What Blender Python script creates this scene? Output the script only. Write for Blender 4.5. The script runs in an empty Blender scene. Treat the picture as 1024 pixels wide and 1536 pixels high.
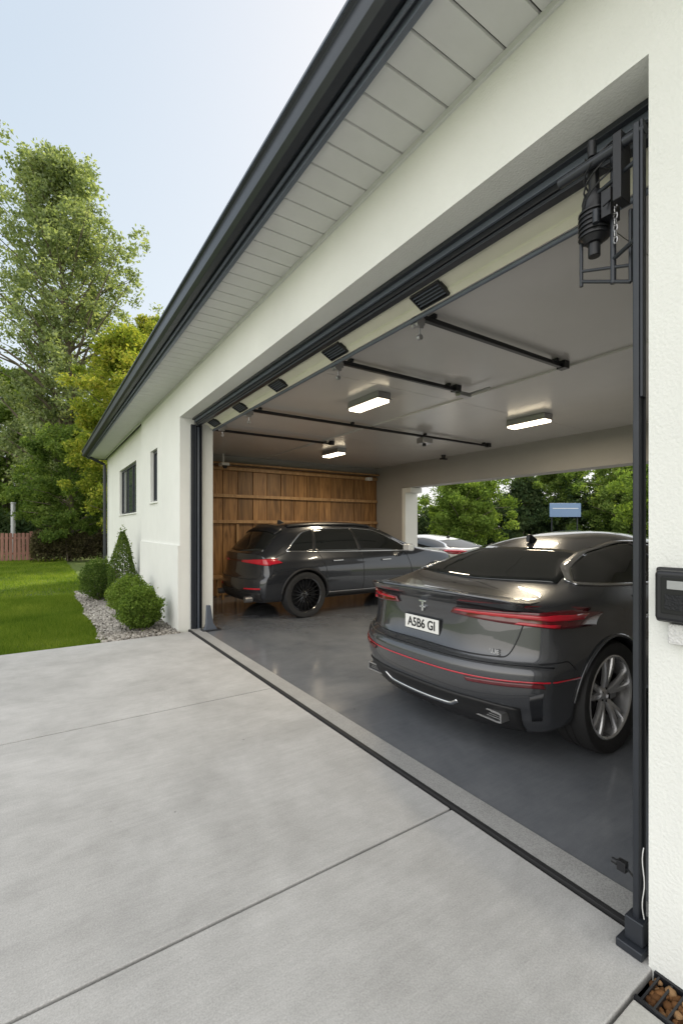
import bpy, bmesh, math, random
import numpy as np
from mathutils import Vector, Matrix
from mathutils.bvhtree import BVHTree
R=math.radians
rng=np.random.default_rng(7); random.seed(7)
scene=bpy.context.scene
COL=scene.collection

# ------------------------------------------------------------ materials
def new_mat(name):
    m=bpy.data.materials.new(name); m.use_nodes=True
    nt=m.node_tree; b=nt.nodes['Principled BSDF']
    return m,nt,b
def simple(name,col,rough=.5,metal=0,coat=0,bump=0,bscale=60,var=0,vscale=3,spec=.5,emit=None,es=0,coatr=.03):
    m,nt,b=new_mat(name); N=nt.nodes; Lk=nt.links
    b.inputs['Base Color'].default_value=(*col,1); b.inputs['Roughness'].default_value=rough
    b.inputs['Metallic'].default_value=metal; b.inputs['Coat Weight'].default_value=coat
    b.inputs['Coat Roughness'].default_value=coatr
    b.inputs['Specular IOR Level'].default_value=spec
    if emit: b.inputs['Emission Color'].default_value=(*emit,1); b.inputs['Emission Strength'].default_value=es
    tc=N.new('ShaderNodeTexCoord')
    if var:
        n=N.new('ShaderNodeTexNoise'); n.inputs['Scale'].default_value=vscale; n.inputs['Detail'].default_value=8; n.inputs['Roughness'].default_value=.62
        Lk.new(tc.outputs['Object'],n.inputs['Vector'])
        mr=N.new('ShaderNodeMapRange'); mr.inputs[1].default_value=.3; mr.inputs[2].default_value=.7
        mr.inputs[3].default_value=1-var; mr.inputs[4].default_value=1+var
        Lk.new(n.outputs['Fac'],mr.inputs[0])
        mx=N.new('ShaderNodeVectorMath'); mx.operation='SCALE'; mx.inputs[0].default_value=col
        Lk.new(mr.outputs[0],mx.inputs['Scale']); Lk.new(mx.outputs[0],b.inputs['Base Color'])
    if bump:
        n=N.new('ShaderNodeTexNoise'); n.inputs['Scale'].default_value=bscale; n.inputs['Detail'].default_value=5
        Lk.new(tc.outputs['Object'],n.inputs['Vector'])
        bp=N.new('ShaderNodeBump'); bp.inputs['Strength'].default_value=bump; bp.inputs['Distance'].default_value=.01
        Lk.new(n.outputs['Fac'],bp.inputs['Height']); Lk.new(bp.outputs[0],b.inputs['Normal'])
    return m
def concrete(name,c0,c1,rough=.8,rvar=0,speck=.12,bump=.15,s1=.9,s2=7,lo=.55,hi=1.0,stains=0):
    m,nt,b=new_mat(name); N=nt.nodes; Lk=nt.links
    geo=N.new('ShaderNodeNewGeometry')
    def noise(s,d,r=.6,dist=0,vec=None):
        n=N.new('ShaderNodeTexNoise'); n.inputs['Scale'].default_value=s; n.inputs['Detail'].default_value=d
        n.inputs['Roughness'].default_value=r; n.inputs['Distortion'].default_value=dist
        Lk.new(vec or geo.outputs['Position'],n.inputs['Vector']); return n
    n1=noise(s1,10,.66,.6); n2=noise(s2,8,.7); n3=noise(160,3,.7)
    a=N.new('ShaderNodeMath'); a.operation='MULTIPLY_ADD'; a.inputs[1].default_value=.55
    Lk.new(n2.outputs['Fac'],a.inputs[0]); Lk.new(n1.outputs['Fac'],a.inputs[2])
    mr=N.new('ShaderNodeMapRange'); mr.inputs[1].default_value=lo; mr.inputs[2].default_value=hi
    Lk.new(a.outputs[0],mr.inputs[0])
    mix=N.new('ShaderNodeMix'); mix.data_type='RGBA'; mix.inputs[6].default_value=(*c0,1); mix.inputs[7].default_value=(*c1,1)
    Lk.new(mr.outputs[0],mix.inputs[0])
    s=N.new('ShaderNodeMapRange'); s.inputs[1].default_value=.3; s.inputs[2].default_value=.7; s.inputs[3].default_value=1-speck; s.inputs[4].default_value=1+speck
    Lk.new(n3.outputs['Fac'],s.inputs[0])
    v=N.new('ShaderNodeVectorMath'); v.operation='SCALE'; Lk.new(mix.outputs[2],v.inputs[0]); Lk.new(s.outputs[0],v.inputs['Scale'])
    outc=v.outputs[0]
    if stains:
        mp=N.new('ShaderNodeMapping'); mp.inputs['Scale'].default_value=(1,9,1); mp.inputs['Rotation'].default_value=(0,0,.5); Lk.new(geo.outputs['Position'],mp.inputs[0])
        n4=noise(4.5,6,.7,.4,mp.outputs[0])
        m4=N.new('ShaderNodeMapRange'); m4.inputs[1].default_value=.35; m4.inputs[2].default_value=.68; m4.inputs[3].default_value=1-stains; m4.inputs[4].default_value=1+stains*.6
        Lk.new(n4.outputs['Fac'],m4.inputs[0])
        vo=N.new('ShaderNodeTexVoronoi'); vo.inputs['Scale'].default_value=3.1; Lk.new(geo.outputs['Position'],vo.inputs['Vector'])
        m5=N.new('ShaderNodeMapRange'); m5.inputs[1].default_value=.012; m5.inputs[2].default_value=.03; m5.inputs[3].default_value=.55; m5.inputs[4].default_value=1
        Lk.new(vo.outputs['Distance'],m5.inputs[0])
        mm=N.new('ShaderNodeMath'); mm.operation='MULTIPLY'; Lk.new(m4.outputs[0],mm.inputs[0]); Lk.new(m5.outputs[0],mm.inputs[1])
        v2=N.new('ShaderNodeVectorMath'); v2.operation='SCALE'; Lk.new(outc,v2.inputs[0]); Lk.new(mm.outputs[0],v2.inputs['Scale']); outc=v2.outputs[0]
    Lk.new(outc,b.inputs['Base Color'])
    r=N.new('ShaderNodeMapRange'); r.inputs[1].default_value=.35; r.inputs[2].default_value=.65; r.inputs[3].default_value=rough-rvar; r.inputs[4].default_value=rough+rvar
    Lk.new(n1.outputs['Fac'],r.inputs[0]); Lk.new(r.outputs[0],b.inputs['Roughness'])
    bp=N.new('ShaderNodeBump'); bp.inputs['Strength'].default_value=bump; bp.inputs['Distance'].default_value=.004
    Lk.new(n3.outputs['Fac'],bp.inputs['Height']); Lk.new(bp.outputs[0],b.inputs['Normal'])
    return m
def leafmat(name,cols,trans=.35):
    m=bpy.data.materials.new(name); m.use_nodes=True; nt=m.node_tree; N=nt.nodes; Lk=nt.links
    N.clear()
    out=N.new('ShaderNodeOutputMaterial'); geo=N.new('ShaderNodeNewGeometry')
    n=N.new('ShaderNodeTexNoise'); n.inputs['Scale'].default_value=.8; n.inputs['Detail'].default_value=3
    Lk.new(geo.outputs['Position'],n.inputs['Vector'])
    a=N.new('ShaderNodeMath'); a.operation='MULTIPLY_ADD'; a.inputs[1].default_value=.55
    Lk.new(geo.outputs['Random Per Island'],a.inputs[0])
    s=N.new('ShaderNodeMath'); s.operation='MULTIPLY_ADD'; s.inputs[1].default_value=1.1; s.inputs[2].default_value=-.32
    Lk.new(n.outputs['Fac'],s.inputs[0]); Lk.new(s.outputs[0],a.inputs[2])
    cr=N.new('ShaderNodeValToRGB'); e=cr.color_ramp.elements
    e[0].position=.05; e[0].color=(*cols[0],1); e[1].position=.95; e[1].color=(*cols[2],1)
    x=e.new(.5); x.color=(*cols[1],1)
    Lk.new(a.outputs[0],cr.inputs[0])
    d=N.new('ShaderNodeBsdfDiffuse'); t=N.new('ShaderNodeBsdfTranslucent')
    Lk.new(cr.outputs[0],d.inputs[0])
    tm=N.new('ShaderNodeVectorMath'); tm.operation='MULTIPLY'; tm.inputs[1].default_value=(1.7,1.7,.8); Lk.new(cr.outputs[0],tm.inputs[0]); Lk.new(tm.outputs[0],t.inputs[0])
    m1=N.new('ShaderNodeMixShader'); m1.inputs[0].default_value=trans; Lk.new(d.outputs[0],m1.inputs[1]); Lk.new(t.outputs[0],m1.inputs[2])
    Lk.new(m1.outputs[0],out.inputs[0])
    return m
def woodmat(name,c0,c1):
    m,nt,b=new_mat(name); N=nt.nodes; Lk=nt.links
    geo=N.new('ShaderNodeNewGeometry'); mp=N.new('ShaderNodeMapping'); mp.inputs['Scale'].default_value=(9,9,.9)
    Lk.new(geo.outputs['Position'],mp.inputs[0])
    off=N.new('ShaderNodeVectorMath'); off.operation='ADD'
    sc=N.new('ShaderNodeVectorMath'); sc.operation='SCALE'; sc.inputs[0].default_value=(13,7,19); Lk.new(geo.outputs['Random Per Island'],sc.inputs['Scale'])
    Lk.new(mp.outputs[0],off.inputs[0]); Lk.new(sc.outputs[0],off.inputs[1])
    n=N.new('ShaderNodeTexNoise'); n.inputs['Scale'].default_value=2; n.inputs['Detail'].default_value=8; n.inputs['Distortion'].default_value=.7
    Lk.new(off.outputs[0],n.inputs['Vector'])
    mr=N.new('ShaderNodeMapRange'); mr.inputs[1].default_value=.3; mr.inputs[2].default_value=.72; Lk.new(n.outputs['Fac'],mr.inputs[0])
    mix=N.new('ShaderNodeMix'); mix.data_type='RGBA'; mix.inputs[6].default_value=(*c0,1); mix.inputs[7].default_value=(*c1,1); Lk.new(mr.outputs[0],mix.inputs[0])
    br=N.new('ShaderNodeMapRange'); br.inputs[3].default_value=.7; br.inputs[4].default_value=1.25; Lk.new(geo.outputs['Random Per Island'],br.inputs[0])
    v=N.new('ShaderNodeVectorMath'); v.operation='SCALE'; Lk.new(mix.outputs[2],v.inputs[0]); Lk.new(br.outputs[0],v.inputs['Scale'])
    Lk.new(v.outputs[0],b.inputs['Base Color']); b.inputs['Roughness'].default_value=.5
    return m
M={}
M['stucco']=simple('stucco',(.74,.75,.72),.9,bump=.38,bscale=95,var=.05,vscale=1.1)
M['plaster_grey']=simple('interior_plaster',(.36,.35,.335),.6,bump=.08,bscale=40,var=.06,vscale=1)
M['ceiling']=simple('ceiling_paint',(.58,.565,.545),.22,bump=.012,bscale=2,var=.05,vscale=.9)
M['soffit']=simple('soffit_board',(.56,.565,.555),.5,var=.04,vscale=5)
M['soffit_gap']=simple('soffit_gap',(.05,.05,.05),.8)
M['darkmetal']=simple('dark_painted_metal',(.028,.032,.040),.35,metal=.2,var=.1,vscale=8)
M['greymetal']=simple('grey_blue_metal',(.12,.14,.175),.38,metal=.3,var=.08,vscale=6)
M['black']=simple('black_metal',(.012,.013,.016),.38,metal=.1)
M['blackplastic']=simple('black_plastic',(.012,.012,.013),.5)
M['rubber']=simple('rubber',(.016,.016,.017),.75,bump=.1,bscale=90)
M['chrome']=simple('chrome',(.75,.76,.78),.12,metal=1)
M['steel']=simple('steel',(.42,.42,.43),.35,metal=.9)
M['alloy']=simple('alloy',(.58,.58,.59),.27,metal=.7)
M['blackalloy']=simple('black_alloy',(.02,.02,.022),.25,metal=.5,coat=.5)
M['glass']=simple('tinted_glass',(.010,.012,.012),.02,spec=.9)
M['winglass']=simple('window_glass',(.05,.06,.07),.04,spec=1)
M['red']=simple('red_lens',(.42,.008,.022),.12,coat=1,emit=(.9,.02,.04),es=.03)
M['darkred']=simple('dark_red_lens',(.10,.003,.008),.1,coat=1)
M['plate']=simple('number_plate',(.75,.75,.73),.4)
M['cream']=simple('cream_door_panel',(.74,.73,.60),.42,var=.05,vscale=4)
M['white']=simple('white_plastic',(.78,.78,.76),.4)
M['lamp']=simple('lamp_diffuser',(.9,.88,.8),.5,emit=(1,.84,.58),es=9)
M['driveway']=concrete('driveway_concrete',(.35,.345,.335),(.50,.495,.485),.75,.08,.17,.22,.8,5,.58,.97,.07)
M['kerbstrip']=concrete('threshold_concrete',(.28,.278,.27),(.38,.378,.37),.7,.08,.3)
M['floor']=concrete('polished_floor',(.115,.123,.138),(.20,.208,.222),.14,.05,.06,.012,.8,2.6,.52,1.0,.06)
M['paving']=concrete('paving_concrete',(.38,.375,.35),(.52,.515,.49),.8,.05)
M['asphalt']=concrete('asphalt',(.09,.09,.092),(.14,.14,.14),.85,.05,.3)
M['rooftile']=simple('roof_metal',(.04,.043,.05),.5,var=.1)
M['soil']=simple('soil',(.06,.045,.03),.95,bump=.5,bscale=30)
M['gravel']=leafmat('gravel_stone',[(.14,.13,.12),(.34,.32,.29),(.55,.52,.48)],0.0)
M['wood']=woodmat('wall_wood',(.15,.072,.024),(.42,.225,.085))
M['woodrail']=woodmat('rail_wood',(.28,.15,.06),(.50,.31,.15))
M['fence']=woodmat('fence_wood',(.17,.075,.055),(.30,.15,.11))
M['bark']=simple('bark',(.15,.125,.095),.9,bump=.6,bscale=20,var=.2)
M['leaf_airy']=leafmat('leaf_airy',[(.09,.12,.06),(.20,.25,.13),(.40,.44,.27)],.45)
M['leaf_yellow']=leafmat('leaf_yellow',[(.08,.13,.025),(.22,.27,.05),(.50,.45,.10)],.45)
M['leaf_mid']=leafmat('leaf_mid',[(.045,.08,.022),(.11,.17,.045),(.23,.29,.085)],.42)
M['leaf_dark']=leafmat('leaf_dark',[(.022,.042,.02),(.05,.08,.036),(.10,.13,.058)],.3)
M['leaf_shrub']=leafmat('leaf_shrub',[(.045,.075,.018),(.12,.19,.038),(.26,.34,.085)],.35)
M['leaf_maroon']=leafmat('leaf_hedge',[(.04,.035,.025),(.08,.07,.04),(.14,.14,.07)],.2)
M['grassblade']=leafmat('grass_blade',[(.06,.11,.016),(.13,.20,.03),(.27,.32,.06)],.45)
M['grass']=simple('grass_ground',(.09,.13,.022),.95,bump=.6,bscale=60,var=.35,vscale=12)
M['signblue']=simple('sign_blue',(.16,.25,.40),.4)
def paint(name,col,metal=.55,rough=.27):
    return simple(name,col,rough,metal=metal,coat=1,coatr=.015)
M['paint_grey']=paint('graphite_paint',(.068,.071,.079))
M['paint_suv']=paint('dark_grey_paint',(.030,.033,.04))
M['paint_silver']=paint('silver_white_paint',(.62,.64,.67),.2)

# ------------------------------------------------------------ builders
class MB:
    def __init__(s): s.v=[]; s.f=[]; s.m=[]
    def add(s,vs,fs,mi=0):
        o=len(s.v); s.v+= [tuple(v) for v in vs]; s.f+=[tuple(i+o for i in f) for f in fs]; s.m+=[mi]*len(fs); return s
    def box(s,x0,x1,y0,y1,z0,z1,mi=0):
        return s.add([(x0,y0,z0),(x1,y0,z0),(x1,y1,z0),(x0,y1,z0),(x0,y0,z1),(x1,y0,z1),(x1,y1,z1),(x0,y1,z1)],
          [(0,3,2,1),(4,5,6,7),(0,1,5,4),(1,2,6,5),(2,3,7,6),(3,0,4,7)],mi)
    def prism(s,poly,axis,a0,a1,mi=0):
        n=len(poly)
        def mk(p,a):
            return (p[0],a,p[1]) if axis=='y' else ((a,p[0],p[1]) if axis=='x' else (p[0],p[1],a))
        vs=[mk(p,a0) for p in poly]+[mk(p,a1) for p in poly]
        fs=[tuple(range(n)),tuple(range(2*n-1,n-1,-1))]+[(i,(i+1)%n,n+(i+1)%n,n+i) for i in range(n)]
        return s.add(vs,fs,mi)
    def cyl(s,p0,p1,r0,r1=None,n=12,mi=0,caps=True):
        r1=r0 if r1 is None else r1
        p0=Vector(p0);p1=Vector(p1); d=(p1-p0).normalized()
        a=d.orthogonal().normalized(); b=d.cross(a)
        vs=[]; 
        for p,r in((p0,r0),(p1,r1)):
            for i in range(n):
                t=2*math.pi*i/n; vs.append(p+a*math.cos(t)*r+b*math.sin(t)*r)
        fs=[(i,(i+1)%n,n+(i+1)%n,n+i) for i in range(n)]
        if caps: fs+=[tuple(range(n-1,-1,-1)),tuple(range(n,2*n))]
        return s.add(vs,fs,mi)
    def tube(s,pts,r,n=8,mi=0):
        for a,b in zip(pts[:-1],pts[1:]): s.cyl(a,b,r,n=n,mi=mi)
        return s
    def lathe(s,prof,n=48,mi=0):
        vs=[];k=len(prof)
        for i in range(n):
            t=2*math.pi*i/n
            for r,y in prof: vs.append((r*math.cos(t),y,r*math.sin(t)))
        fs=[]
        for i in range(n):
            j=(i+1)%n
            for q in range(k-1): fs.append((i*k+q,j*k+q,j*k+q+1,i*k+q+1))
        return s.add(vs,fs,mi)
    def obj(s,name,mats,parent=None,bevel=0,smooth=False,angle=35,local=False,recalc=True):
        me=bpy.data.meshes.new(name); me.from_pydata(s.v,[],s.f)
        for m in (mats if isinstance(mats,(list,tuple)) else [mats]): me.materials.append(m)
        me.polygons.foreach_set('material_index',s.m)
        if recalc:
            bm=bmesh.new(); bm.from_mesh(me); bmesh.ops.recalc_face_normals(bm,faces=bm.faces); bm.to_mesh(me); bm.free()
        if smooth or bevel:
            me.polygons.foreach_set('use_smooth',[True]*len(me.polygons)); me.set_sharp_from_angle(angle=R(angle))
        o=bpy.data.objects.new(name,me); COL.objects.link(o)
        if bevel:
            b=o.modifiers.new('bevel','BEVEL'); b.width=bevel; b.segments=2; b.limit_method='ANGLE'; b.harden_normals=True
        if parent:
            o.parent=parent
            if not local: o.location=-parent.location
        return o
def thing(name,loc,label,cat,group=None,rotz=0):
    e=bpy.data.objects.new(name,None); e.location=loc; e.rotation_euler=(0,0,rotz); e.empty_display_size=.2
    COL.objects.link(e); e['label']=label; e['category']=cat
    if group: e['group']=group
    return e
def part_empty(name,parent,loc):
    e=bpy.data.objects.new(name,None); e.parent=parent; e.location=loc; COL.objects.link(e); return e
def structure(o): o['kind']='structure'; return o
def npmesh(name,verts,faces,mat,parent=None,smooth=False):
    me=bpy.data.meshes.new(name); nv=len(verts); nf,k=faces.shape
    me.vertices.add(nv); me.vertices.foreach_set('co',verts.astype(np.float32).ravel())
    me.loops.add(nf*k); me.loops.foreach_set('vertex_index',faces.astype(np.int32).ravel())
    me.polygons.add(nf); me.polygons.foreach_set('loop_start',np.arange(0,nf*k,k,dtype=np.int32))
    me.polygons.foreach_set('loop_total',np.full(nf,k,dtype=np.int32))
    me.update(calc_edges=True); me.validate()
    me.materials.append(mat)
    if smooth: me.polygons.foreach_set('use_smooth',[True]*nf)
    o=bpy.data.objects.new(name,me); COL.objects.link(o)
    if parent: o.parent=parent; o.location=-parent.location
    return o
def pchip(pts):
    xs=np.array([p[0] for p in pts],float); ys=np.array([p[1] for p in pts],float)
    h=np.diff(xs); d=np.diff(ys)/h; m=np.zeros(len(xs)); m[0]=d[0]; m[-1]=d[-1]
    for i in range(1,len(xs)-1):
        m[i]=0 if d[i-1]*d[i]<=0 else 2*d[i-1]*d[i]/(d[i-1]+d[i])
    def f(x):
        x=min(max(x,xs[0]),xs[-1]); i=min(max(int(np.searchsorted(xs,x))-1,0),len(xs)-2)
        t=(x-xs[i])/h[i]
        return float((2*t**3-3*t**2+1)*ys[i]+(t**3-2*t**2+t)*h[i]*m[i]+(-2*t**3+3*t**2)*ys[i+1]+(t**3-t**2)*h[i]*m[i+1])
    return f
def sample(pts,n):
    if len(pts)==2: return [(pts[0][0]+(pts[1][0]-pts[0][0])*i/(n-1),pts[0][1]+(pts[1][1]-pts[0][1])*i/(n-1)) for i in range(n)]
    P=[np.array(p,float) for p in pts]; L=[0]
    for a,b in zip(P[:-1],P[1:]): L.append(L[-1]+max(1e-6,np.linalg.norm(b-a)))
    fx=pchip(list(zip(L,[p[0] for p in P]))); fy=pchip(list(zip(L,[p[1] for p in P])))
    return [(fx(L[-1]*i/(n-1)),fy(L[-1]*i/(n-1))) for i in range(n)]

# ------------------------------------------------------------ camera
F=687.0
cd=bpy.data.cameras.new('camera'); cam=bpy.data.objects.new('camera',cd); COL.objects.link(cam)
cam.location=(-1.685,0,1.45); cam.rotation_euler=(R(90),0,-R(33.63))
cd.sensor_fit='AUTO'; cd.sensor_width=36; cd.lens=36*F/1536; cd.shift_y=24/1536; cd.clip_end=3000; cd.clip_start=.05
scene.camera=cam
# ------------------------------------------------------------ world + sun
w=bpy.data.worlds.new('World'); scene.world=w; w.use_nodes=True
nt=w.node_tree; N=nt.nodes; LK=nt.links; bg=N['Background']; sk=N.new('ShaderNodeTexSky'); sk.sky_type='NISHITA'; sk.sun_disc=False
SV=Vector((3.0,1.5,3.3)).normalized()
sk.sun_elevation=math.asin(SV.z); sk.sun_rotation=math.atan2(SV.x,SV.y); sk.air_density=1.0; sk.dust_density=.9; sk.ozone_density=1.3
def vm(op,a=None,b=None,bv=None,scale=None):
    n=N.new('ShaderNodeVectorMath'); n.operation=op
    if a is not None: LK.new(a,n.inputs[0])
    if b is not None: LK.new(b,n.inputs[1])
    if bv is not None: n.inputs[1].default_value=bv
    if scale is not None:
        if isinstance(scale,float): n.inputs['Scale'].default_value=scale
        else: LK.new(scale,n.inputs['Scale'])
    return n
# sky range compressed; extra glow added behind the camera to light the shaded facade
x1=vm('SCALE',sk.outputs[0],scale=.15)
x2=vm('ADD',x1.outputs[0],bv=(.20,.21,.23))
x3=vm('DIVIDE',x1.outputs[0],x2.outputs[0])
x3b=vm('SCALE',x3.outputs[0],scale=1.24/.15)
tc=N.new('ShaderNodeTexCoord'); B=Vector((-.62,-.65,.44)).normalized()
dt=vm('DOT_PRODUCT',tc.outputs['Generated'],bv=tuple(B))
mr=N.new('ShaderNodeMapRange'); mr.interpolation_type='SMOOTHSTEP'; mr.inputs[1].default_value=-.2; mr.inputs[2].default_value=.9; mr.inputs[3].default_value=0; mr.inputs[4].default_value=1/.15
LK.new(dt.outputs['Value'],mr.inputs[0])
sky_fill=vm('SCALE',scale=mr.outputs[0]); sky_fill.inputs[0].default_value=(1.55,1.40,1.22)
x4=vm('ADD',x3b.outputs[0],sky_fill.outputs[0])
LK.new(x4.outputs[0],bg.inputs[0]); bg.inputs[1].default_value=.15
sl=bpy.data.lights.new('sun','SUN'); sl.energy=5; sl.angle=R(.6); sl.color=(1,.90,.72)
so=bpy.data.objects.new('sun',sl); COL.objects.link(so); so.rotation_euler=(-SV).to_track_quat('-Z','Y').to_euler()
scene.view_settings.view_transform='Standard'; scene.view_settings.look='None'; scene.view_settings.exposure=0

# ------------------------------------------------------------ ground
g=MB(); g.add([(-600,-600,-.06),(600,-600,-.06),(600,600,-.06),(-600,600,-.06)],[(0,1,2,3)])
structure(g.obj('lawn_ground',M['grass']))
d=MB()
for y0,y1 in ((.69,1.652),(1.664,3.804),(3.816,6.5)):
    d.box(-9,.095,y0,y1,-.10,0)
structure(d.obj('driveway',M['driveway'],bevel=.006))
structure(MB().box(-9,.1,.69,6.49,-.12,-.03).obj('driveway_bed',M['soffit_gap']))
structure(MB().box(-9,-.15,-6,.68,-.1,-.004).obj('side_paving',M['paving'],bevel=.005))
structure(MB().box(.102,.130,.70,6.6,-.05,.012).obj('threshold_seal',M['rubber'],bevel=.004))
structure(MB().box(.132,.278,.60,6.64,-.05,.008).obj('threshold_strip',M['kerbstrip'],bevel=.004))
structure(MB().box(.280,6.3,-.3,9.5,-.1,.0).obj('garage_floor',M['floor']))
structure(MB().box(6.31,24,-8,22,-.15,-.03).obj('rear_driveway',M['asphalt']))
structure(MB().box(-.95,-.002,6.51,12.2,-.05,-.02).obj('planting_bed',M['soil']))
def pebbles(n,x0,x1,y0,y1,z,s0,s1,name,mat):
    t=(1+5**.5)/2
    V=np.array([(-1,t,0),(1,t,0),(-1,-t,0),(1,-t,0),(0,-1,t),(0,1,t),(0,-1,-t),(0,1,-t),(t,0,-1),(t,0,1),(-t,0,-1),(-t,0,1)])/1.9
    Fc=np.array([(0,11,5),(0,5,1),(0,1,7),(0,7,10),(0,10,11),(1,5,9),(5,11,4),(11,10,2),(10,7,6),(7,1,8),(3,9,4),(3,4,2),(3,2,6),(3,6,8),(3,8,9),(4,9,5),(2,4,11),(6,2,10),(8,6,7),(9,8,1)])
    c=np.stack([rng.uniform(x0,x1,n),rng.uniform(y0,y1,n),z+rng.uniform(-.01,.012,n)],1)
    if name=='gravel': c[:,0]-=np.where(c[:,0]<-.9,.05*np.sin(c[:,1]*3)*rng.random(n),0)
    s=rng.uniform(s0,s1,(n,1,1))*rng.uniform(.6,1.2,(n,1,3))*np.array([1,1,.65])
    vv=V[None]*s*(1+rng.uniform(-.15,.15,(n,12,1)))
    a=rng.uniform(0,6.28,n); ca,sa=np.cos(a),np.sin(a)
    x=vv[...,0]*ca[:,None]-vv[...,1]*sa[:,None]; y=vv[...,0]*sa[:,None]+vv[...,1]*ca[:,None]
    vv=np.stack([x,y,vv[...,2]],-1)+c[:,None]
    ff=(Fc[None]+12*np.arange(n)[:,None,None]).reshape(-1,3)
    o=npmesh(name,vv.reshape(-1,3),ff,mat,smooth=True); o['kind']='stuff'; return o
pebbles(8000,-.97,-.03,6.52,12.2,-.012,.014,.027,'gravel',M['gravel'])
def blades(n,x0,x1,y0,y1,h,wd,name):
    x=rng.uniform(x0,x1,n); y=rng.uniform(y0,y1,n)
    a=rng.uniform(0,6.28,n); hh=h*rng.uniform(.4,1.3,n)*(.85+.3*np.sin(x*3.1)*np.cos(y*2.3)); lean=rng.normal(0,.4,(n,2))*hh[:,None]
    dx=np.cos(a)*wd/2; dy=np.sin(a)*wd/2; z0=np.full(n,-.06)
    v=np.stack([np.stack([x-dx,y-dy,z0],1),np.stack([x+dx,y+dy,z0],1),np.stack([x+lean[:,0],y+lean[:,1],z0+hh],1)],1)
    o=npmesh(name,v.reshape(-1,3),np.arange(3*n).reshape(-1,3),M['grassblade']); o['kind']='stuff'; return o
blades(85000,-3.4,-.96,6.52,12,.08,.008,'grass')
blades(70000,-7,-.6,12,26,.09,.016,'grass')

# ------------------------------------------------------------ house
H=thing('house',(3,7,0),'white stucco house with open double garage and dark gutter','house')
wl=MB()
wl.box(0,.2,-4,.70,-.05,3.5)
wl.box(0,.2,.70,6.65,3.02,3.5)
def wall_with_windows(mb,x0,x1,y0,y1,z0,z1,wins):
    y=y0
    for (a,b,c,dd) in wins:
        mb.box(x0,x1,y,a,z0,z1); mb.box(x0,x1,a,b,z0,c); mb.box(x0,x1,a,b,dd,z1); y=b
    mb.box(x0,x1,y,y1,z0,z1)
wall_with_windows(wl,0,.2,6.65,9.5,-.05,3.5,[(8.1,8.64,1.9,2.8)])
wall_with_windows(wl,.06,.2,9.5,15.1,-.05,3.5,[(10.4,12.7,1.78,2.88)])
wl.box(-.028,-.0005,6.648,9.5,-.05,1.2)
wl.box(.2,6.1,14.9,15.1,-.05,3.5)
wl.obj('wall',M['stucco'],H)
MB().box(.2,.49,6.70,6.95,-.02,2.995).obj('pilaster',M['stucco'],H,bevel=.006)
iw=MB()
iw.box(5.75,6.1,8.5,9.6,-.05,3.0); iw.box(5.75,6.1,.8,8.5,2.43,3.0); iw.box(5.75,6.1,-.5,.8,-.05,3.0)
iw.box(.2,5.75,-.5,-.3,-.05,3.0)
iw.box(.2,5.75,9.56,9.7,-.05,3.0)
iw.obj('inner_wall',M['plaster_grey'],H)
MB().box(5.74,6.14,8.38,8.498,-.02,2.42).box(5.755,6.12,8.2,8.379,2.30,2.425).obj('rear_door_frame',M['stucco'],H,bevel=.005)
MB().box(6.1,6.15,9.6,15.1,-.05,3.5).box(6.1,6.15,-4,-.5,-.05,3.5).box(6.101,6.15,-.5,9.6,3.0,3.5).box(0.2,6.1,-4.0,-3.9,-.05,3.5).obj('outer_wall',M['stucco'],H)
ce=MB()
for y0,y1 in ((-.3,1.2),(1.206,3.9),(3.906,6.6),(6.606,9.56)):
    for x0,x1 in ((.2,2.52),(2.60,5.75)):
        ce.box(x0,x1,y0,y1,3.0,3.08)
ce.box(2.5205,2.5995,-.3,9.56,2.982,3.06)
ce.obj('ceiling',M['ceiling'],H)
s=MB(); y=-4.2; n=0
while y<15.2:
    wd=.165; y1=min(y+wd,15.24); e=.007
    s.add([(-.42,y+e,3.5),(-.42,y1-e,3.5),(0,y1-e,3.5),(0,y+e,3.5),(-.42,y+.003,3.511),(-.42,y1-.003,3.511),(0,y1-.003,3.511),(0,y+.003,3.511)],[(0,3,2,1),(0,1,5,4),(2,3,7,6),(3,0,4,7),(1,2,6,5)])
    y=y1
s.obj('soffit',M['soffit'],H,recalc=False)
MB().box(-.42,6.4,-4.2,15.24,3.513,3.55).obj('soffit_backing',M['soffit_gap'],H)
MB().box(-.018,-.001,-4,15.1,3.47,3.499).obj('soffit_trim',M['soffit'],H)
f=MB(); f.box(-.450,-.421,-4.2,15.25,3.47,3.66,0); f.box(-.468,-.451,-4.2,15.25,3.50,3.66,1)
f.box(-.42,6.4,15.241,15.265,3.47,3.66,0)
f.obj('fascia',[M['greymetal'],M['darkmetal']],H,bevel=.003)
prof=[(-.470,3.53),(-.500,3.515),(-.545,3.52),(-.570,3.545),(-.575,3.58),(-.575,3.645),(-.590,3.652),(-.590,3.667),(-.575,3.67),(-.470,3.67)]
MB().prism(prof,'y',-4.2,15.27).obj('gutter',M['darkmetal'],H,bevel=.003)
MB().box(-.478,-.4685,-4.2,15.26,3.49,3.515).box(-.60,-.5905,-4.2,15.26,3.655,3.665).obj('gutter_trim',M['greymetal'],H)
rf=MB()
rf.prism([(-.56,3.68),(3.0,4.75),(6.7,3.68),(6.7,3.74),(3.0,4.82),(-.575,3.72)],'y',-4.3,15.3)
rf.prism([(-.4,3.551),(6.3,3.551),(3.0,4.7)],'y',15.0,15.1); rf.prism([(-.4,3.551),(6.3,3.551),(3.0,4.7)],'y',-4.1,-4.0)
rf.obj('roof',M['rooftile'],H)
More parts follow.
